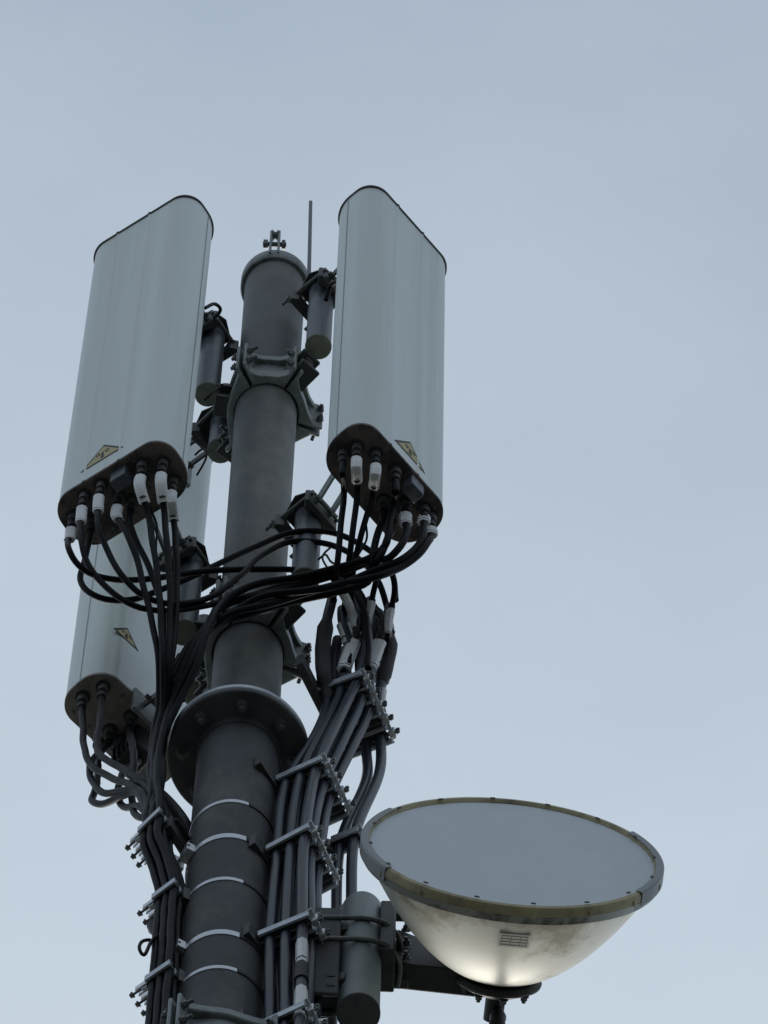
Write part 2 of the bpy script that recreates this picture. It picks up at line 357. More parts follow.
# tilt brackets between the stub pipes and the panels
PAN = {}
def panel_frame(key, c, d):
    d = Vector((d[0], d[1], 0)).normalized(); n = Vector((d.y, -d.x, 0)); PAN[key] = (Vector((c[0], c[1], 0)), d, n)
panel_frame('L', (-.457, -.420), (.823, -.567)); panel_frame('R', (.465, -.487), (.67, .742)); panel_frame('T', (-.431, .469), (-.73, -.683))
PW, PT, PH = .487, .228, 2.93
for k in PAN:                                      # front normals point away from the mast
    c, d, n = PAN[k]
    if n.dot(c) < 0: PAN[k] = (c, -d, -n)
def bracket(pipe, key, z, label, reach_up=0.0, arm='dcast'):
    c, d, n = PAN[key]; P = Vector((pipe.x, pipe.y, z)); r = .05; fr = frame(d, n, Vector((0, 0, 1)))
    t = thing('tilt_bracket', label, 'bracket', P, 'tilt brackets holding the panels to the stub pipes')
    for sgn in (-1, 1):                            # two jaws
        b = BM(); jaw = [(-.085, 0), (-.06, .026), (-.028, .012), (.028, .012), (.06, .026), (.085, 0), (.075, -.012), (-.075, -.012)]
        pts = [P + d * u - n * 0 + n * sgn * (r + .022 - v) for u, v in jaw]
        prism(b, [(p.x, p.y) for p in pts], z - .055, z + .055)
        j = obj('jaw', b, 'dcast', t, bevel=.004)
    for u in (-.068, .068):
        b = BM(); cyl(b, P + d * u - n * .13 + Vector((0, 0, .02)), P + d * u + n * .095 + Vector((0, 0, .02)), .008, 12); obj('threaded_rod', b, 'bolt', t)
        bolt(t, P + d * u - n * .088 + Vector((0, 0, .02)), -n, .014, .014, .0)
    b = BM(); prism(b, [(v.x, v.y) for v in (P - n * .06 - d * .055, P - n * .06 + d * .055, P + n * .02 + d * .085, P + n * .085 + d * .06, P + n * .085 - d * .06, P + n * .02 - d * .085)], z + .075, z + .087); obj('top_plate', b, 'dcast', t, bevel=.002)
    gap = (c - P).dot(n) - PT / 2                   # from pipe centre to panel back
    side = (c - P).dot(d)
    base = P + n * (gap - .008); base = base + d * side
    b = BM(); box(b, base, (.16, .016, .2), fr); obj('panel_plate', b, 'cast', t, bevel=.003)
    a0 = P + n * (r + .03); a1 = base - n * .01 + Vector((0, 0, reach_up))
    for u in (-.035, .035):
        b = BM(); s0 = a0 + d * u; s1 = a1 + d * u; m_ = (s1 - s0); x, y, dd = axes(m_)
        box(b, (s0 + s1) / 2, (.055, .009, m_.length), frame(y, x, dd)); obj('arm', b, arm, t, bevel=.002)
    b = BM(); cyl(b, a0 - d * .055 + n * .02, a0 + d * .055 + n * .02, .009, 12); obj('pivot_bolt', b, 'bolt', t)
    b = BM(); cyl(b, a1 - d * .055 - n * .03, a1 + d * .055 - n * .03, .009, 12); obj('pivot_bolt', b, 'bolt', t)
zt = zu + .62
bracket(rp_, 'R', zt, 'upper tilt bracket behind the right white panel, beside the thin rod')
bracket(lp_, 'L', zt - .02, 'upper tilt bracket behind the left white panel')
bracket(tp_, 'T', zt - .35, 'upper tilt bracket of the rear panel, hidden beside the left panel edge')
bracket(rp_, 'R', zt - DZ, 'lower tilt bracket under the right panel with a bare galvanised arm', .25, 'cast')
bracket(lp_, 'L', zt - DZ - .02, 'lower tilt bracket behind the left panel cables', .1)
bracket(tp_, 'T', zt - DZ - .42, 'lower tilt bracket on the back of the rear panel')

# ------------------------------------------------------------------ panel antennas
def pan_profile(grow=0.0):
    w, t = PW / 2 + grow, PT / 2 + grow; P = []
    def corner(cx, cy, rx, ry, a0, a1, n=12):
        for k in range(n + 1):
            a = R(a0 + (a1 - a0) * k / n); P.append((cx + rx * math.cos(a), cy + ry * math.sin(a)))
    rx, ry = .085, .085; bx, by = .10, .115
    corner(w - rx, t - ry, rx, ry, 0, 90); 
    # shallow moulded ridges in the front
    for u in (.10, .06, .052, .044, -.03, -.088, -.096, -.104): P.append((u, t + {.052: .004, -.096: .004}.get(u, 0)))
    corner(-w + rx, t - ry, rx, ry, 90, 180)
    corner(-w + bx, -t + by, bx, by, 180, 270); corner(w - bx, -t + by, bx, by, 270, 360)
    Q = []
    for p in P:
        if not Q or (abs(p[0] - Q[-1][0]) + abs(p[1] - Q[-1][1])) > 1e-5: Q.append(p)
    if abs(Q[0][0] - Q[-1][0]) + abs(Q[0][1] - Q[-1][1]) < 1e-5: Q.pop()
    return Q
PORTS = {}
def panel(key, label, ports, ret):
    c, d, n = PAN[key]; zb, ztp = zb_pan, zb_pan + PH + {'L': .09, 'R': 0, 'T': .45}[key]
    t = thing('panel_antenna', label, 'antenna', (c.x, c.y, zb), 'white sector panel antennas round the mast head')
    def pr(bm, g, z0, z1):
        prism(bm, [((c + d * u + n * v).x, (c + d * u + n * v).y) for u, v in pan_profile(g)], z0, z1)
    b = BM(); pr(b, 0, zb + .02, ztp - .012); rad = obj('radome', b, 'radome', t)
    b = BM(); pr(b, .002, zb, zb + .0198); cap = obj('bottom_cap', b, 'capm' if key == 'T' else 'cap', t, bevel=.003)
    b = BM(); pr(b, .0045, ztp - .0118, ztp + .006); obj('top_cap', b, 'lip', t, bevel=.003)
    for sg in (-1, 1):
        q = c + d * sg * (PW / 2 + .0006) - n * .012
        b = BM(); box(b, q + Vector((0, 0, (zb + ztp) / 2)), (.0014, .0025, ztp - zb - .05), frame(d, n, Vector((0, 0, 1)))); obj('seam', b, 'drim2', rad, False)
    for i, (px, py) in enumerate(ports):
        p = PZ(px, py, zb); 
        b = BM(); cyl(b, p, p + Vector((0, 0, -.006)), .027, 24); cyl(b, p, p + Vector((0, 0, -.03)), .016, 16); obj('port', b, 'dcast', cap)
    p = PZ(*ret, zb)
    b = BM(); box(b, p + Vector((0, 0, -.05)), (.065, .05, .10), frame(d, n, Vector((0, 0, 1)))); obj('control_box', b, 'pipe', cap, bevel=.004)
    for u in (-.18, -.1, .0, .1, .18):             # screws round the cap
        for v in (-.085, .085): bolt(cap, c + d * u + n * v + Vector((0, 0, zb)), (0, 0, -1), .005, .003, 0, name='screw')
    return t, rad, cap, rad
def sticker(rad, key, apex, w, h, back=False, lines=True):
    c, d, n = PAN[key]; nn = -n if back else n; fp = c + nn * (PT / 2)
    ax = PN(*apex, fp, n); ax = ax + nn * .001
    if back: d = -d
    # horizontal direction pointing right in the photo
    if d.dot(CR) < 0: d = -d
    up = Vector((0, 0, 1))
    def flat(name, pts, m, off, par):
        b = BM(); a = [b.verts.new(ax + d * u + up * v + nn * off) for u, v in pts]; q = [b.verts.new(ax + d * u + up * v + nn * (off - .0008)) for u, v in pts]
        skin(b, a, q); b.faces.new(a); b.faces.new(q[::-1]); return obj(name, b, m, par, False)
    k = flat('warning_label', [(0, .012), (w / 2 + .01, -h - .008), (-w / 2 - .01, -h - .008)], 'ink', .0002, rad)
    k2 = flat('label_face', [(0, -.008), (w / 2 - .008, -h), (-w / 2 + .008, -h)], 'warn', .0012, k)
    flat('symbol', [(-.004, -h * .5), (.004, -h * .5), (.007, -h * .9), (-.007, -h * .9)], 'ink', .0022, k2)
    for s in (-1, 1):
        for q, (r0) in enumerate((.014, .024)):
            pts = []
            for a in range(-50, 51, 10): pts.append((s * r0 * math.cos(R(a)), -h * .55 + r0 * .7 * math.sin(R(a))))
            for a in range(50, -51, -10): pts.append((s * (r0 + .004) * math.cos(R(a)), -h * .55 + (r0 + .004) * .7 * math.sin(R(a))))
            flat('symbol', pts, 'ink', .0022, k2)
LP = dict(L1=(73, 516), L2=(84, 495), L3=(101, 484), L4=(92, 520), L5=(119, 494), L6=(142, 464), L7=(163, 462), L8=(173, 480), L9=(132, 500))
RPt = dict(R1=(343, 452), R2=(357, 446), R3=(376, 453), R4=(396, 470), R5=(406, 502), R6=(424, 508), R7=(431, 516), R8=(392, 510), R9=(384, 500))
TP = dict(T1=(83, 697), T2=(103, 687), T3=(131, 716), T4=(110, 730), T5=(142, 745), T6=(100, 745))
tL, radL, capL, _ = panel('L', 'left white panel antenna facing front, warning triangle by its lower edge', LP.values(), (122, 474))
tR, radR, capR, _ = panel('R', 'right white panel antenna, standing clear of the mast against open sky', RPt.values(), (413, 484))
tT, radT, capT, _ = panel('T', 'rear white panel antenna showing its back, lowest in view behind the left cables', TP.values(), (122, 742))
sticker(radL, 'L', (104, 446), .165, .15); sticker(radR, 'R', (410, 443), .15, .15); sticker(radT, 'T', (127, 629), .11, .11, True)

# ------------------------------------------------------------------ thin rod
p = PY(309, 290, -.13)
t = thing('lightning_rod', 'thin grey upright rod between the mast top and the right panel', 'rod', p)
b = BM(); cyl(b, p + Vector((0, 0, -.1)), p + Vector((-.016, 0, 1.2)), .0085, 14, .0075); obj('rod', b, 'pipe', t)
b = BM(); box(b, p + Vector((0, 0, -.05)), (.03, .05, .05)); obj('rod_clamp', b, 'dcast', t, bevel=.004)

# ------------------------------------------------------------------ cables
def sleeve(par, path, s0, s1, r, m, name, line=False, ry=1):
    q = cut(path, s0, s1)
    if len(q) < 2: return
    b = BM(); tube(b, q, r, 8 if line else 12, ry=ry); o = obj(name, b, m, par)
    if line:
        b = BM(); e0, e1 = q[-2], q[-1]; w = [e0.lerp(e1, .1), e0.lerp(e1, .35)]
        tube(b, w, r * 1.03, 8, ry=ry); obj('print_line', b, 'ink', o)
    return o
def cable(name, label, cat, pts, r, m='rubber', group=None, tags=(), wraps=(), conn=0, collars=(), wob=0.0, step=.02, tagr=1.8):
    path = spline(pts, step)
    if wob:
        ph = random.uniform(0, 6); k = random.uniform(3, 5)
        path = [p + Vector((math.sin(p.z * k + ph), math.cos(p.z * k * 1.2 + ph), 0)) * wob for p in path]
    t = thing(name, label, cat, path[0], group)
    kk = random.uniform(0, 6); path = [q + Vector((math.sin(q.z * 23 + kk), math.cos(q.z * 19 + kk * 2), 0)) * (.0010 if r < .016 else .0) for q in path]
    b = BM(); tube(b, path, r, 12); j = obj('jacket', b, m, t)
    if conn:
        sleeve(t, path, 0, .055, r * 1.6, 'bolt', 'connector'); sleeve(t, path, .05, .115, r * 1.3, 'wrap', 'boot')
    for (s0, s1) in tags: sleeve(t, path, s0, s1, r * tagr * .62, 'tag', 'name_sleeve', True, ry=1.6)
    for (s0, s1) in wraps:
        q = cut(path, s0, s1)
        if len(q) > 2:
            b = BM(); tube(b, q, r * 1.0, 14, rf=lambda u: (1.42 + .2 * math.sin(u * 19) ** 2 + .1 * math.sin(u * 47)) * (1 if .06 < u < .94 else .75)); obj('weatherproof_wrap', b, 'wrap', t)
    return t, path
def fromport(px, py, drop=(.06, .16, .24)):
    p = PZ(px, py, zb_pan); return [p + Vector((0, 0, -.015))] + [p + Vector((0, 0, -q)) for q in drop]
GJ = 'black jumper cables under the panels'
RJ = .0112
def jl(key, pts, label, tags=((.11, .30),), **k):
    src = LP.get(key) or RPt.get(key) or TP.get(key)
    cable('jumper_cable', label, 'cable', fromport(*src, **({'drop': k.pop('drop')} if 'drop' in k else {})) + [PY(*q) for q in pts], k.pop('r', RJ), 'rubber', GJ, tags, conn=1, **k)
# tail shared by cables that turn down the left side of the mast
def tail(dx, dy, end=-3.0):
    rows = [(200, 633, -.24), (178, 668, -.20), (163, 705, -.13), (156, 745, -.07), (155, 785, -.06)]
    P = [PY(x + dx * (.6, 1.5, 1.2, .6, .5)[i] + random.uniform(-2.5, 2.5), y + dy * .6 + random.uniform(-2, 2), yy + dy * .004 + random.uniform(-.012, .012)) for i, (x, y, yy) in enumerate(rows)]
    return P
LCL = {}   # filled below by the left clamps
# --- left clamps and right clamps share one builder
def cable_clamp(z, corner, far, bvec, layers, label, root=None, heads=1, name='cable_clamp', head_out=.045, along=True, group='bolted cable clamps on the mast'):
    C0 = PZ(*corner, z); F0 = PZ(*far, z); a = (F0 - C0); ln = a.length; a.normalize()
    bv = Vector((bvec[0], bvec[1], 0)); bl = bv.length; bn = bv.normalized(); up = Vector((0, 0, 1))
    t = thing(name, label, 'cable clamp', C0, group)
    for j in range(layers + 1):
        s = C0 + bv * j; fr = frame(a, bn, up)
        b = BM(); box(b, s + a * ln / 2 + up * .0, (ln, .010, .030), fr); box(b, s + a * ln / 2 + up * .0195 + bn * .006, (ln, .022, .008), fr)
        obj('bar', b, 'bar', t, bevel=.0015)
        if j < layers:
            b = BM(); box(b, s + bv * .5 + a * (ln * .52), (ln * .94, bl - .018, .022), fr); obj('rubber_block', b, 'block', t, bevel=.003)
            q = s + bv * .5
            for zz in (-.012, .012) if heads > 1 else (0,):
                b = BM(); cyl(b, q + up * zz + a * ln, q + up * zz - a * head_out, .0045, 10); obj('threaded_rod', b, 'bolt', t)
                bolt(t, q + up * zz - a * (head_out - .010), -a, .0062 if head_out < .05 else .0085, .008, 0)
            b = BM(); box(b, q - a * .010, (.022, bl * .42, .046), fr)
            if head_out > .06:
                box(b, q - a * .018 + bn * bl * .3, (.05, .005, .03), fr); box(b, q - a * .018 - bn * bl * .3, (.05, .005, .03), fr)
            obj('end_block', b, 'zinc', t, bevel=.002)
    if head_out < .05:
        for zz in (.027,):
            b = BM(); box(b, C0 + bv * layers * .5 - a * .004 + up * zz, (.014, bl * layers + .012, .006), frame(a, bn, up)); obj('end_rail', b, 'zinc', t, bevel=.0015)
    if root is not None:
        s1 = Vector(root); s1.z = z; s0 = F0 + bv * layers * .6 if along else F0 + bv * layers * .5; dd = (s1 - s0); x, y, w = axes(dd)
        x = up; y = w.cross(x).normalized()
        b = BM(); box(b, (s0 + s1) / 2, (.09, .026, dd.length + .03), frame(x, y, w)); box(b, (s0 + s1) / 2 + up * .034 + y * .014, (.007, .03, dd.length), frame(x, y, w)); obj('standoff_arm', b, 'dcast', t, bevel=.002)
        bolt(t, s1 + up * .0 + y * .005, y, .011, .01, .01)
    def cell(i, j, ncol=3):
        return C0 + a * ln * ((i + .5) / ncol * .94 + .04) + bv * (j + .5)
    return cell
def onmast(ang, r=RL + .02): return (math.cos(R(ang)) * r, math.sin(R(ang)) * r, 0)
Z1, Z2, Z3, Z4, Z5 = AX(702), AX(797), AX(878), AX(968), AX(1056)
BV = (.024, .049)
c1 = cable_clamp(Z1, (361, 673), (316, 690), (.0235, .049), 5, 'highest right cable clamp, its end block against the sky', (.2, -.15, 0), 2, head_out=.036)
c2 = cable_clamp(Z2, (322, 758), (276, 779), BV, 4, 'second right cable clamp, level with the flange underside', onmast(-57, RL + .012), 2, head_out=.036)
c3 = cable_clamp(Z3, (309, 826), (266, 849), BV, 4, 'third right cable clamp, left of the dish top rim', onmast(-57, RL + .012), 2, head_out=.036)
c4 = cable_clamp(Z4, (309, 914), (258, 935), BV, 3, 'fourth right cable clamp, above the two white splice sleeves', onmast(-57, RL + .012), 2, head_out=.036)
c5 = cable_clamp(Z5, (305, 1004), (258, 1026), BV, 3, 'lowest right cable clamp at the bottom of the photo', onmast(-57, RL + .012), 2, head_out=.036)
# the outer pair of feeders has small clamps of its own
d1 = cable_clamp(AX(822), (358, 829), (331, 840), (.02, .05), 1, 'small cable clamp between the right feeders and the dish rim', (.13, .04, 0), 1, head_out=.035)
d2 = cable_clamp(AX(884), (357, 901), (325, 917), (.02, .05), 1, 'small slanting cable clamp above the dish support pipe', (.13, .04, 0), 1, head_out=.01)
# left clamps: long end posts reaching out to the left
LB = (.019, .030)
l1 = cable_clamp(AX(852), (138, 831), (160, 810), LB, 3, 'highest left cable clamp, three bolt heads out against the sky', onmast(-175), 1, head_out=.068)
l2 = cable_clamp(AX(920), (152, 898), (175, 881), LB, 3, 'second left cable clamp, just above the curled cable tie', onmast(-175), 1, head_out=.068)
l3 = cable_clamp(AX(1005), (145, 980), (170, 963), LB, 3, 'lowest left cable clamp with three long bolts', onmast(-175), 1, head_out=.068)

def below(p, zs=(-5, -12, -20, -26.5)):
    return [Vector((p.x, p.y, p.z))] + [Vector((p.x * 1.02, p.y * 1.02, ZF + q)) for q in zs]
# right feeders (thick)
GF = 'thick feeder cables in the right cable clamps'
def up_pts(lst): return [PY(*q) for q in lst]
FE = [
 # key, column from the right, layer, path above the first clamp (pixels + depth), label, splice wraps/tags
 (2, 0, [(332, 600, -.20), (326, 622, -.16), (322, 650, -.12), (324, 678, -.09)], 'leftmost thick feeder in the front row of the right clamps', ((.10, .62),), ()),
 (1, 0, [(343, 610, -.16), (343, 625, -.15), (352, 645, -.12), (345, 668, -.10)], 'middle thick feeder in the front row of the right clamps', ((.02, .10),), ((.10, .28),)),
 (0, 0, [(345, 578, -.2), (358, 597, -.17), (366, 625, -.15), (366, 655, -.13)], 'right thick feeder in the front row, with two white splice sleeves low down', (), ()),
 (0, 1, [(371, 600, -.16), (369, 612, -.14), (366, 628, -.11), (360, 660, -.07)], 'thick feeder behind the front row at the clamp corner', ((.02, .12),), ()),
 (1, 1, [(352, 615, -.12), (350, 640, -.10), (346, 665, -.06)], 'second row feeder behind the middle front feeder', (), ()),
 (2, 1, [(338, 640, -.10), (334, 662, -.07)], 'second row feeder behind the leftmost front feeder', (), ()),
 (2, 2, [(345, 650, -.04), (342, 672, .0)], 'innermost feeder of the third row, nearest the mast', (), ()),
 (0, 2, [(391, 605, -.14), (387, 620, -.10), (379, 643, -.05), (370, 672, -.02)], 'feeder with a white sleeve beneath the right edge of the jumper loop', ((.02, .16),), ((.20, .38),)),
 (1, 2, [(378, 615, -.1), (372, 645, -.04), (362, 680, .02)], 'third row feeder hidden behind the front ones', (), ()),
 (0, 3, [(388, 625, -.06), (390, 645, -.03), (386, 668, .01), (378, 690, .05)], 'outermost feeder bulging right beside open sky', ((.05, .36),), ((.36, .56),)),
 (1, 3, [(378, 640, -.02), (384, 670, .04), (378, 700, .08)], 'outer feeder just inside the rightmost one', (), ((.1, .24),)),
]
for (i, j, up, lab, wr, tg) in FE:
    P = up_pts(up) + [c1(i, j if j < 3 else 4)]
    a = c1(i, j if j < 3 else 4)
    if j < 3:
        q = c2(i, j); mid = a.lerp(q, .45); r_ = Vector((mid.x, mid.y, 0)); need = .272
        if r_.length < need: r_ = r_.normalized() * need; mid.x, mid.y = r_.x, r_.y
        P += [mid, q, c3(i, j), c4(i, j), c5(i, j)]
        P += below(P[-1])[1:]
    else:
        q = d1(i, 0, 2); r2 = d2(i, 0, 2)
        P += [a.lerp(q, .35) + Vector((.03, 0, 0)), q, r2, r2 + Vector((0, .02, -.5))]
        P += below(P[-1])[1:]
    t, path = cable('feeder_cable', lab, 'cable', P, .0186, 'feeder', GF, tg, wr, tagr=1.45, wob=.002, step=.04)
    if (i, j) == (0, 0):
        # splice below the fourth clamp
        s = 0; k = 0
        while k < len(path) - 1 and path[k].z > Z4 - .12: s += (path[k + 1] - path[k]).length; k += 1
        sleeve(t, path, s, s + .19, .026, 'tag', 'name_sleeve', True, .8); sleeve(t, path, s + .18, s + .33, .024, 'wrap', 'weatherproof_wrap'); sleeve(t, path, s + .38, s + .62, .027, 'tag', 'name_sleeve', True, .8)

# left run of cables down the mast
def left_run(i, j):
    q1, q2, q3 = l1(i, j), l2(i, j), l3(i, j)
    return [q1 + Vector((0, 0, .12)), q1, q1 + Vector((0, 0, -.12)), q1.lerp(q2, .6), q2, q2 + Vector((0, 0, -.15)), q3] + below(q3)[1:]

# jumpers of the left panel
jl('L1', [(69, 549, -.43), (75, 562, -.40), (89, 574, -.37), (115, 580, -.34), (147, 579, -.31), (175, 575, -.29), (210, 571, -.27), (262, 569, -.24), (310, 571, -.23), (345, 583, -.22), (362, 605, -.2), (368, 640, -.17), (368, 668, -.15)], 'jumper from the outermost left port, running straight across the mast front')
jl('L2', [(81, 540, -.42), (86, 560, -.39), (98, 579, -.36), (118, 597, -.33), (140, 608, -.31), (165, 611, -.29), (200, 607, -.27), (240, 598, -.25), (290, 583, -.24), (335, 570, -.22), (358, 590, -.2), (370, 612, -.16)], 'jumper from the second left port, lowest loop of the left panel')
jl('L3', [(99, 528, -.45), (108, 552, -.41), (124, 578, -.37), (142, 596, -.33), (165, 604, -.31), (200, 601, -.29), (235, 580, -.27), (262, 556, -.25), (292, 541, -.25), (325, 543, -.25), (356, 557, -.24), (378, 580, -.2), (388, 612, -.12)], 'jumper from the third left port, arching over in front of the mast')
jl('L4', [(83, 566, -.30), (80, 578, -.29), (88, 592, -.28), (105, 600, -.27), (130, 600, -.26), (155, 592, -.25), (185, 580, -.25), (222, 562, -.25), (258, 546, -.25), (292, 532, -.26), (330, 532, -.26), (365, 547, -.25), (390, 570, -.2), (396, 600, -.15)], 'jumper rising from the left port row into the highest arch beside the right stub pipe', ())
dn = [(0, 0), (1, 0), (0, 1), (1, 1), (2, 1), (2, 0), (0, 2), (1, 2), (2, 2)]
def downs(k, dx, dy):
    return tail(dx, dy)[2:] + left_run(*dn[k])
def jdown(key, pts, label, k, dx, dy, **kw):
    src = LP.get(key) or RPt.get(key)
    kw.setdefault('tags', ((.11, .30),))
    P = fromport(*src) + [PY(*q) for q in pts] + downs(k, dx, dy)
    cable('jumper_cable', label, 'cable', P, RJ + .0006, 'rubber', GJ, conn=1, **kw)
jdown('L5', [(127, 533, -.43), (137, 560, -.39), (144, 588, -.35), (151, 618, -.30), (158, 655, -.24)], 'jumper dropping from the left panel centre, tag beside the control box', 0, -4, 3)
jdown('L6', [(147, 510, -.47), (153, 545, -.42), (158, 580, -.37), (161, 620, -.31), (163, 660, -.25)], 'jumper falling almost straight from the nearest left panel port', 1, 0, 0)
jdown('L7', [(164, 510, -.47), (167, 545, -.42), (170, 585, -.36), (170, 625, -.30), (168, 665, -.24)], 'jumper from the port at the inner corner of the left panel', 2, 3, -2)
jdown('L8', [(173, 515, -.42), (176, 550, -.37), (177, 590, -.32), (175, 630, -.27), (171, 668, -.22)], 'jumper nearest the mast under the left panel', 3, 6, 1)
jdown('L9', [(136, 540, -.37), (150, 570, -.33), (160, 600, -.29), (166, 640, -.24)], 'untagged jumper behind the left panel control box', 4, 2, 4, tags=())
# jumpers of the right panel that drop to the feeders
jl('R1', [(344, 490, -.50), (342, 515, -.46), (339, 545, -.40), (336, 575, -.32), (333, 602, -.22)], 'jumper from the leftmost port of the right panel', ())
jl('R2', [(357, 490, -.52), (355, 515, -.47), (351, 545, -.40), (347, 575, -.30), (344, 612, -.17)], 'jumper with an upright white tag, second on the right panel')
jl('R3', [(372, 495, -.50), (367, 515, -.46), (360, 540, -.40), (353, 570, -.31), (350, 600, -.2), (352, 618, -.12)], 'jumper with a slanting white tag under the right panel')
# and those that sweep across the mast to the left side
def sweep(key, pts, mid, label, k, dx, dy, tags, mast=True):
    P = fromport(*RPt[key]) + [PY(*q) for q in pts]
    for (x, y, yy) in ((372, 571, -.36), (340, 582, -.33), (300, 592, -.30), (262, 599, -.28), (230, 611, -.26)): P.append(PY(x + mid[0] * .3 + random.uniform(-3, 3), y + mid[1] + random.uniform(-3.5, 3.5), yy + mid[2] + random.uniform(-.015, .015)))
    P += tail(dx, dy) + left_run(*dn[k])
    cable('jumper_cable', label, 'cable', P, RJ + .0022, 'rubber', GJ, tags, conn=1)
sweep('R4', [(394, 500, -.47), (390, 522, -.45), (384, 548, -.41)], (0, -12, 0), 'highest of the jumpers sweeping left from the right panel', 5, 10, -8, ((.02, .03),))
sweep('R5', [(407, 530, -.44), (402, 545, -.43), (390, 558, -.40)], (0, -6, .01), 'sweeping jumper with a tilted tag below the right control box', 6, 5, -4, ((.11, .26),))
sweep('R6', [(423, 536, -.41), (416, 548, -.40), (398, 562, -.385)], (0, 0, -.01), 'sweeping jumper from near the right panel outer end', 7, 0, 0, ((.07, .16),))
sweep('R7', [(428, 542, -.40), (420, 553, -.39), (402, 567, -.37)], (0, 5, 0), 'lowest sweeping jumper, bent out past the right panel end', 8, -4, 6, ((.12, .22),))
sweep('R8', [(389, 535, -.42), (382, 552, -.40), (377, 562, -.38)], (0, 2, .05), 'untagged jumper in the middle of the sweeping bunch', 2, 14, -10, ())
sweep('R9', [(381, 525, -.42), (375, 545, -.40), (372, 558, -.38)], (0, 8, .05), 'untagged jumper along the underside of the sweeping bunch', 1, 8, 2, ())
# short jumper tails with sleeves that meet the feeders
GS = 'white sleeved connectors above the right feeders'
def short(pts, label, tags, wraps=()): cable('jumper_tail', label, 'cable', [PY(*q) for q in pts], .0105, 'rubber', GS, tags, wraps, tagr=2.55)
short([(330, 575, -.30), (337, 584, -.27), (347, 600, -.22), (354, 618, -.16), (354, 640, -.13), (348, 665, -.11)], 'tilted white sleeve left of the right feeder fan', ((.06, .25),))
short([(384, 558, -.33), (379, 572, -.28), (374, 590, -.22), (370, 610, -.16), (362, 640, -.1)], 'short tail with an upright white sleeve under the sweeping cables', ((.15, .34),))
short([(386, 560, -.33), (393, 575, -.28), (395, 592, -.22), (390, 612, -.16), (387, 640, -.1)], 'short tail arching outermost right with a narrow sleeve', ((.18, .33),), ((.36, .60),))
short([(350, 598, -.2), (357, 618, -.16), (354, 640, -.13), (343, 672, -.1)], 'broad white sleeve on the middle connector above the top clamp', ((.26, .5),), ((.05, .26),))
short([(370, 600, -.16), (384, 622, -.13), (379, 643, -.10), (369, 668, -.07)], 'broad white sleeve right of the middle one above the top clamp', ((.28, .52),), ((.05, .27),))
# rear panel
def rearj(key, pts, label, i, j, tags=(), r=.0128):
    P = fromport(*TP[key], drop=(.06, .12)) + [PY(*q) for q in pts] + left_run(i, j)
    cable('jumper_cable', label, 'cable', P, r, 'rubber', 'jumper cables under the rear panel', tags, conn=1)
rearj('T1', [(83, 722, .32), (84, 746, .28), (92, 766, .22), (112, 778, .15), (133, 786, .05), (146, 797, -.02)], 'outermost rear panel jumper curving against the sky', 0, 0)
rearj('T2', [(100, 722, .26), (97, 742, .22), (101, 756, .18), (118, 766, .12), (136, 777, .05), (150, 792, -.02)], 'rear panel jumper from the upper port beside the cap edge', 1, 0)
rearj('T4', [(90, 765, .30), (92, 780, .25), (104, 793, .18), (122, 791, .1), (136, 790, .04), (144, 802, -.02)], 'rear panel jumper making the long low loop', 0, 1)
rearj('T6', [(96, 788, .30), (92, 801, .25), (102, 804, .2), (120, 797, .12), (136, 793, .05), (145, 806, -.02)], 'lightest rear panel jumper, hooked at its lowest point', 1, 1)
rearj('T5', [(122, 775, .25), (118, 795, .2), (124, 807, .14), (138, 806, .06), (146, 812, 0)], 'rear panel jumper in the small loop under the cap', 2, 1)
rearj('T3', [(134, 760, .2), (132, 800, .12), (135, 814, .08), (143, 818, .03)], 'rear panel jumper with the lowest smallest loop', 2, 2)
# small remote unit hanging below the rear cap
p = PZ(134, 752, zb_pan - .12)
t = thing('control_unit', 'small black control unit plugged under the rear panel cap', 'control unit', p)
b = BM(); box(b, p, (.09, .13, .2), Matrix.Rotation(R(40), 3, 'Z')); hh = obj('housing', b, 'wrap', t, bevel=.012)
b = BM()
for k in range(5): box(b, p + Matrix.Rotation(R(40), 3, 'Z') @ Vector((-.052, -.05 + .025 * k, -.0)), (.012, .008, .18), Matrix.Rotation(R(40), 3, 'Z'))
obj('cooling_fin', b, 'dcast', t)
b = BM(); cyl(b, p + Vector((0, 0, .1)), p + Vector((0, 0, .13)), .03, 16); obj('plug', b, 'bolt', t)

# thin control cables
def thin(pts, label, r=.0042): tag(obj('control_cable', (lambda b: (tube(b, spline([PY(*q) for q in pts]), r, 8), b)[1])(BM()), 'rubber', None, origin=PY(*pts[0])), label, 'cable', 'thin control cables')
thin([(140, 492, -.4), (148, 505, -.38), (157, 525, -.36), (156, 545, -.34), (158, 580, -.3), (164, 640, -.22)], 'thin control wire wriggling down behind the left panel tags')
thin([(366, 525, -.4), (367, 540, -.38), (360, 552, -.36), (350, 565, -.34), (332, 563, -.3), (324, 554, -.28), (318, 560, -.26)], 'thin control wire curling behind the right jumpers')
thin([(195, 455, .12), (202, 448, .1), (207, 455, .09), (203, 465, .1), (197, 475, .12)], 'thin wire loop beside the inner edge of the left panel')
thin([(205, 400, -.02), (212, 394, -.05), (222, 385, -.12)], 'thin earthing wire beside the left stub pipe foot', .006)
thin([(214, 318, -.15), (222, 310, -.2), (216, 304, -.24), (205, 308, -.28)], 'thin earthing wire looped at the top of the left stub pipe', .007)
thin([(326, 300, -.3), (330, 286, -.34), (340, 280, -.4)], 'thin earthing wire bowed from the right upper stub pipe to its panel', .010)
thin([(150, 940, -.08), (143, 940, -.1), (139, 950, -.11), (143, 956, -.1), (152, 940, -.09), (162, 934, -.06)], 'curled pale cable tie end beside the left cables', .006)
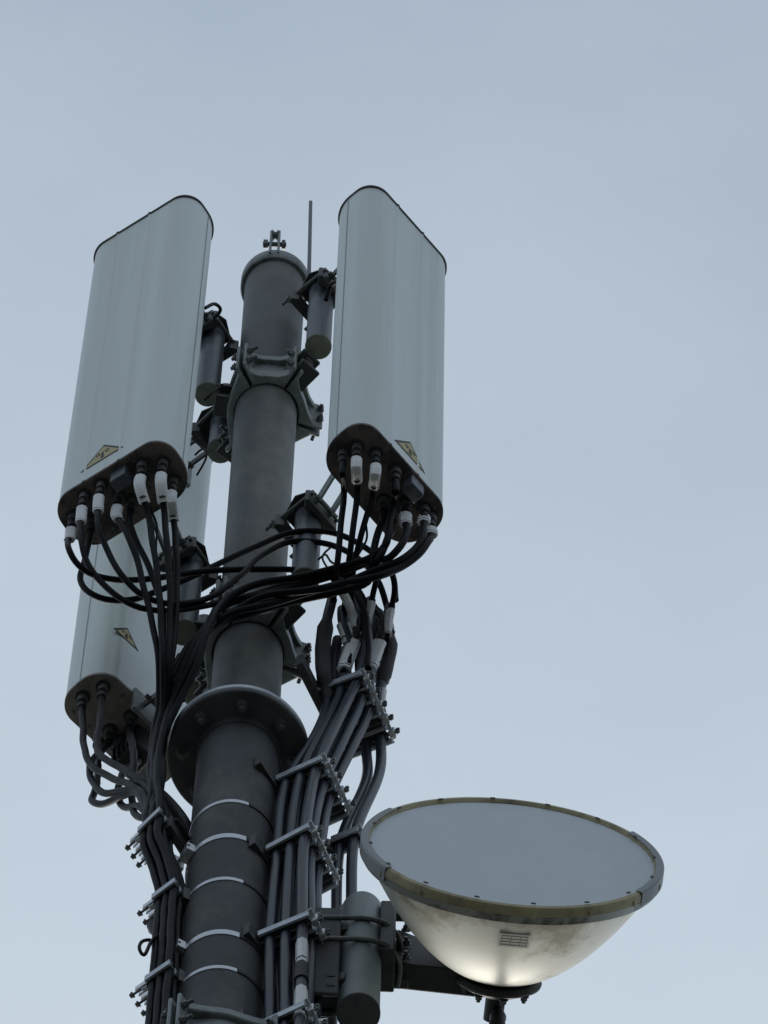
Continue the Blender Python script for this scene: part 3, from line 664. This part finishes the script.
thin([(330, 572, -.3), (322, 556, -.3), (330, 548, -.3)], 'short wire tail hanging under the right stub pipe', .004)

# feeders drawn tight by black ties on the left bundle
def hose(pts, label, r=.022): tag(obj('hose', (lambda b: (tube(b, spline([PY(*q) for q in pts]), r, 14), b)[1])(BM()), 'wrap', None, origin=PY(*pts[0])), label, 'hose', 'thick hoses crossing behind the left cables')
hose([(140, 779, .03), (152, 789, .03), (170, 806, .03), (186, 828, .04), (196, 850, .10), (202, 880, .2)], 'thick dark hose slanting from the rear panel cables behind the mast', .025)
hose([(154, 925, .0), (162, 936, 0), (174, 950, .02), (188, 975, .08), (200, 1000, .2)], 'short thick dark hose slanting to the mast beside the lower buckled strap', .025)

# ------------------------------------------------------------------ dish
DC = PY(512, 857, -.36)
AZ, TL, DR, DD = R(-4.2), R(0.5), .478, .42
dn_ = Vector((math.sin(AZ) * -1 * math.cos(TL), -math.cos(AZ) * math.cos(TL), math.sin(TL))).normalized()     # facing direction
dish = thing('dish_antenna', 'round microwave dish with a grey cloth cover and pale shiny bowl', 'dish antenna', DC)
b = BM(); prof = [(DR - .004, .0)]
for k in range(1, 25):
    u = k / 24; r = (DR - .004) * (1 - u) + .03 * u; prof.append((r, -DD * (1 - (r / DR) ** 2.1)))
prof.append((.03, -DD + .003))
inner = [(r - .006 if r > .04 else r, h + .006) for r, h in prof[::-1]][1:]
lathe(b, DC, dn_, prof + inner, 128); bowl = obj('bowl', b, 'dback', dish)
b = BM(); lathe(b, DC, dn_, [(0, .012), (DR - .022, .009), (DR - .020, .003), (0, .003)], 128); obj('cloth_cover', b, 'dface', dish)
x_, y_, d_ = axes(dn_)
b = BM(); lathe(b, DC, dn_, [(DR - .024, -.004), (DR + .001, -.013), (DR + .005, -.010), (DR + .005, .010), (DR, .018), (DR - .014, .020), (DR - .024, .012)], 128, True); rim = obj('rim', b, 'drim', dish)
b = BM(); lathe(b, DC, dn_, [(DR - .012, -.042), (DR - .003, -.040), (DR + .002, -.0135), (DR - .01, -.0135)], 128, True); obj('edge_band', b, 'dband', dish)
def angof(v): return math.atan2(v.dot(y_), v.dot(x_))
for sx in (-1, 1):
    a = angof(CR * sx + Vector((0, 0, .02)))
    b = BM(); lathe(b, DC, dn_, [(DR - .020, .0212), (DR - .019, .024), (DR + .003, .024), (DR + .0078, .018), (DR + .0078, -.024), (DR + .0055, -.026), (DR + .0055, .0185), (DR + .001, .0212)], 40, True, a - R(34), a + R(34)); obj('rim_cover', b, 'drim2', dish, bevel=.002)
for k in range(16):
    a = 2 * PI * (k + .35) / 16; v = x_ * math.cos(a) + y_ * math.sin(a); tt = dn_.cross(v)
    b = BM(); box(b, DC + v * (DR - .020) + dn_ * .0245, (.010, .017, .003), frame(v, tt, dn_)); cl = obj('clip', b, 'lip', rim, bevel=.0015)
    b = BM(); box(b, DC + v * (DR + .0085) - dn_ * .006, (.004, .009, .020), frame(v, tt, dn_)); obj('rim_screw', b, 'drim', rim, bevel=.0015)
# hub plate, boss and label
ap = DC - dn_ * (DD + .0)
b = BM(); lathe(b, ap, dn_, [(0, -.04), (.08, -.04), (.115, -.022), (.14, -.008), (.142, .0), (.125, .012), (.09, .006), (0, .0)], 48); hub = obj('hub_plate', b, 'dcast', dish)
for k in range(8):
    a = 2 * PI * k / 8 + .2; v = x_ * math.cos(a) + y_ * math.sin(a); bolt(hub, ap + v * .105 - dn_ * .026, -dn_, .012, .012, .012)
def on_bowl(px, py):
    v = ray(px, py); best = None; s = (DC - CAM).length - 1.2
    for k in range(1500):
        p = CAM + v * (s + k * .0016); q = p - DC; h = q.dot(dn_); r = (q - dn_ * h).length
        f = h + DD * (1 - (r / DR) ** 2.1)
        if best is None: sg = f > 0; best = 1
        if (f > 0) != sg and r < DR: break
    q = p - DC; h = q.dot(dn_); rad = (q - dn_ * h); r = rad.length; g = DD * 2.1 * r ** 1.1 / DR ** 2.1
    n = (rad.normalized() * 1 - dn_ * (1 / max(g, 1e-3))).normalized(); return p, n
p, n = on_bowl(514, 940)
tdir = dn_.cross(n).normalized(); sdir = n.cross(tdir)
if tdir.dot(CR) < 0: tdir = -tdir
b = BM(); box(b, p + n * .003, (.10, .07, .0015), frame(tdir, sdir, n)); lb = obj('type_label', b, 'paper', bowl, False)
b = BM()
for q in range(4): box(b, p + n * .0045 + sdir * (-.024 + .016 * q), (.085, .002, .001), frame(tdir, sdir, n))
for q in (-.04, -.01, .02, .042): box(b, p + n * .0047 + tdir * q, (.002, .05, .001), frame(tdir, sdir, n))
obj('label_print', b, 'faint', lb, False)
# support pipe, clamp and arm
SP = PY(362, 912, -.03); sp_t, sp_b = AX(912), AX(1018)
sup = thing('dish_support', 'short upright grey pipe with domed top left of the dish', 'mount', (SP.x, SP.y, sp_b))
b = BM(); zlathe(b, (SP.x, SP.y, 0), [(.067, sp_b + .01), (.067, sp_t - .03), (.062, sp_t - .01), (.04, sp_t + .006), (0, sp_t + .012)], 48); obj('pipe', b, 'sup', sup)
b = BM(); zlathe(b, (SP.x, SP.y, 0), [(.069, sp_b + .0095), (.069, sp_b), (0, sp_b - .002)], 48); obj('end_cap', b, 'mast2', sup)
b = BM(); zz = sp_b + .18
for q in (0, .42):
    c0 = Vector((.12, .05, zz + q)); c1_ = Vector((SP.x - .03, SP.y, zz + q)); dd = c1_ - c0; fr = frame(dd.normalized(), Vector((0, 0, 1)).cross(dd.normalized()), Vector((0, 0, 1)))
    box(b, (c0 + c1_) / 2, (dd.length, .12, .06), fr)
box(b, Vector((SP.x - .115, SP.y - .02, zz + .2)), (.08, .02, .5)); box(b, Vector((SP.x - .115, SP.y + .06, zz + .2)), (.08, .02, .5))
obj('outrigger_arm', b, 'dcast', sup, bevel=.004)
b = BM(); box(b, Vector((SP.x - .115, SP.y - .06, sp_b + .36)), (.10, .016, .72)); pl_ = obj('side_plate', b, 'mast2', sup, bevel=.006)
for q in (-.03, .03):
    b = BM(); box(b, Vector((SP.x - .09, SP.y - .0695, sp_b + .10 + q * 1.3)), (.026, .004, .018)); obj('slot', b, 'ink', pl_, bevel=.002)
for q in (.44, .62):
    b = BM(); c = Vector((SP.x, SP.y, sp_b + q)); pts = [c + Vector((-.16, -.071, 0)), c + Vector((-.06, -.073, 0)), c + Vector((.03, -.073, 0)), c + Vector((.1, -.05, 0)), c + Vector((.13, 0, -.01)), c + Vector((.12, .08, -.01))]
    tube(b, spline(pts), .009, 10); obj('u_bolt', b, 'bolt', sup)
    bolt(sup, c + Vector((-.13, -.071, 0)), (-1, 0, 0), .018, .016, .03, m='bolt')
mnt = thing('dish_mount', 'dark angular swivel mount joining the support pipe to the dish hub', 'mount', (SP.x + .08, SP.y, sp_b + .4))
b = BM(); q = Vector((SP.x + .085, SP.y + .02, sp_b + .62)); box(b, q, (.05, .15, .42)); box(b, q + Vector((.035, -.03, .22)), (.07, .03, .1)); box(b, q + Vector((.035, .06, .0)), (.07, .03, .36)); obj('clamp_block', b, 'dcast', mnt, bevel=.006)
b = BM()
hubp = ap - dn_ * .05; s0 = q + Vector((.03, .05, .02)); s1 = ap + Vector((-.06, .015, .03)); dd = s1 - s0; x, y, w = axes(dd)
for zz0, zz1, th in ((0, 0, 0), ):
    vs = []
    for (bp, hh_) in ((s0, .15), (s1, .05)):
        for yy in (-.045, .045):
            for zz in (-hh_, hh_): vs.append(b.verts.new(bp + Vector((0, yy, zz))))
    for f in ((0, 1, 3, 2), (4, 6, 7, 5), (0, 4, 5, 1), (2, 3, 7, 6), (0, 2, 6, 4), (1, 5, 7, 3)): b.faces.new([vs[k] for k in f])
obj('support_arm', b, 'dcast', mnt, bevel=.008)
b = BM(); cyl(b, hubp - dn_ * -.02, hubp - dn_ * .09, .032, 24); obj('pivot', b, 'dcast', mnt)
for k in range(3): bolt(mnt, s0 + Vector((.03, -.05, -.12 + .12 * k)), (0, -1, 0), .013, .012, .015)
# feed cable under the hub
fp = hubp - dn_ * .05 + Vector((.01, 0, -.02))
cable('feed_cable', 'black taped feed cable hanging below the dish hub', 'cable', [fp + Vector((0, 0, .05)), fp + Vector((0, .0, -.1)), fp + Vector((-.02, .02, -.35)), fp + Vector((-.03, .03, -.8)), fp + Vector((-.15, .05, -1.6)), Vector((.3, .1, ZF - 6)), Vector((.25, .1, ZF - 14)), Vector((.27, .1, .5))], .018, 'wrap', None, (), ((.05, .22), (.26, .4), (.45, .75)), step=.03)
# lowest collar on the lower pipe
zc3 = AX(1094)
collar(zc3, zc3 + .27, RL + .007, [-122, -35, 60, 150], 'lowest cast collar, only its top lugs showing at the bottom edge', [])
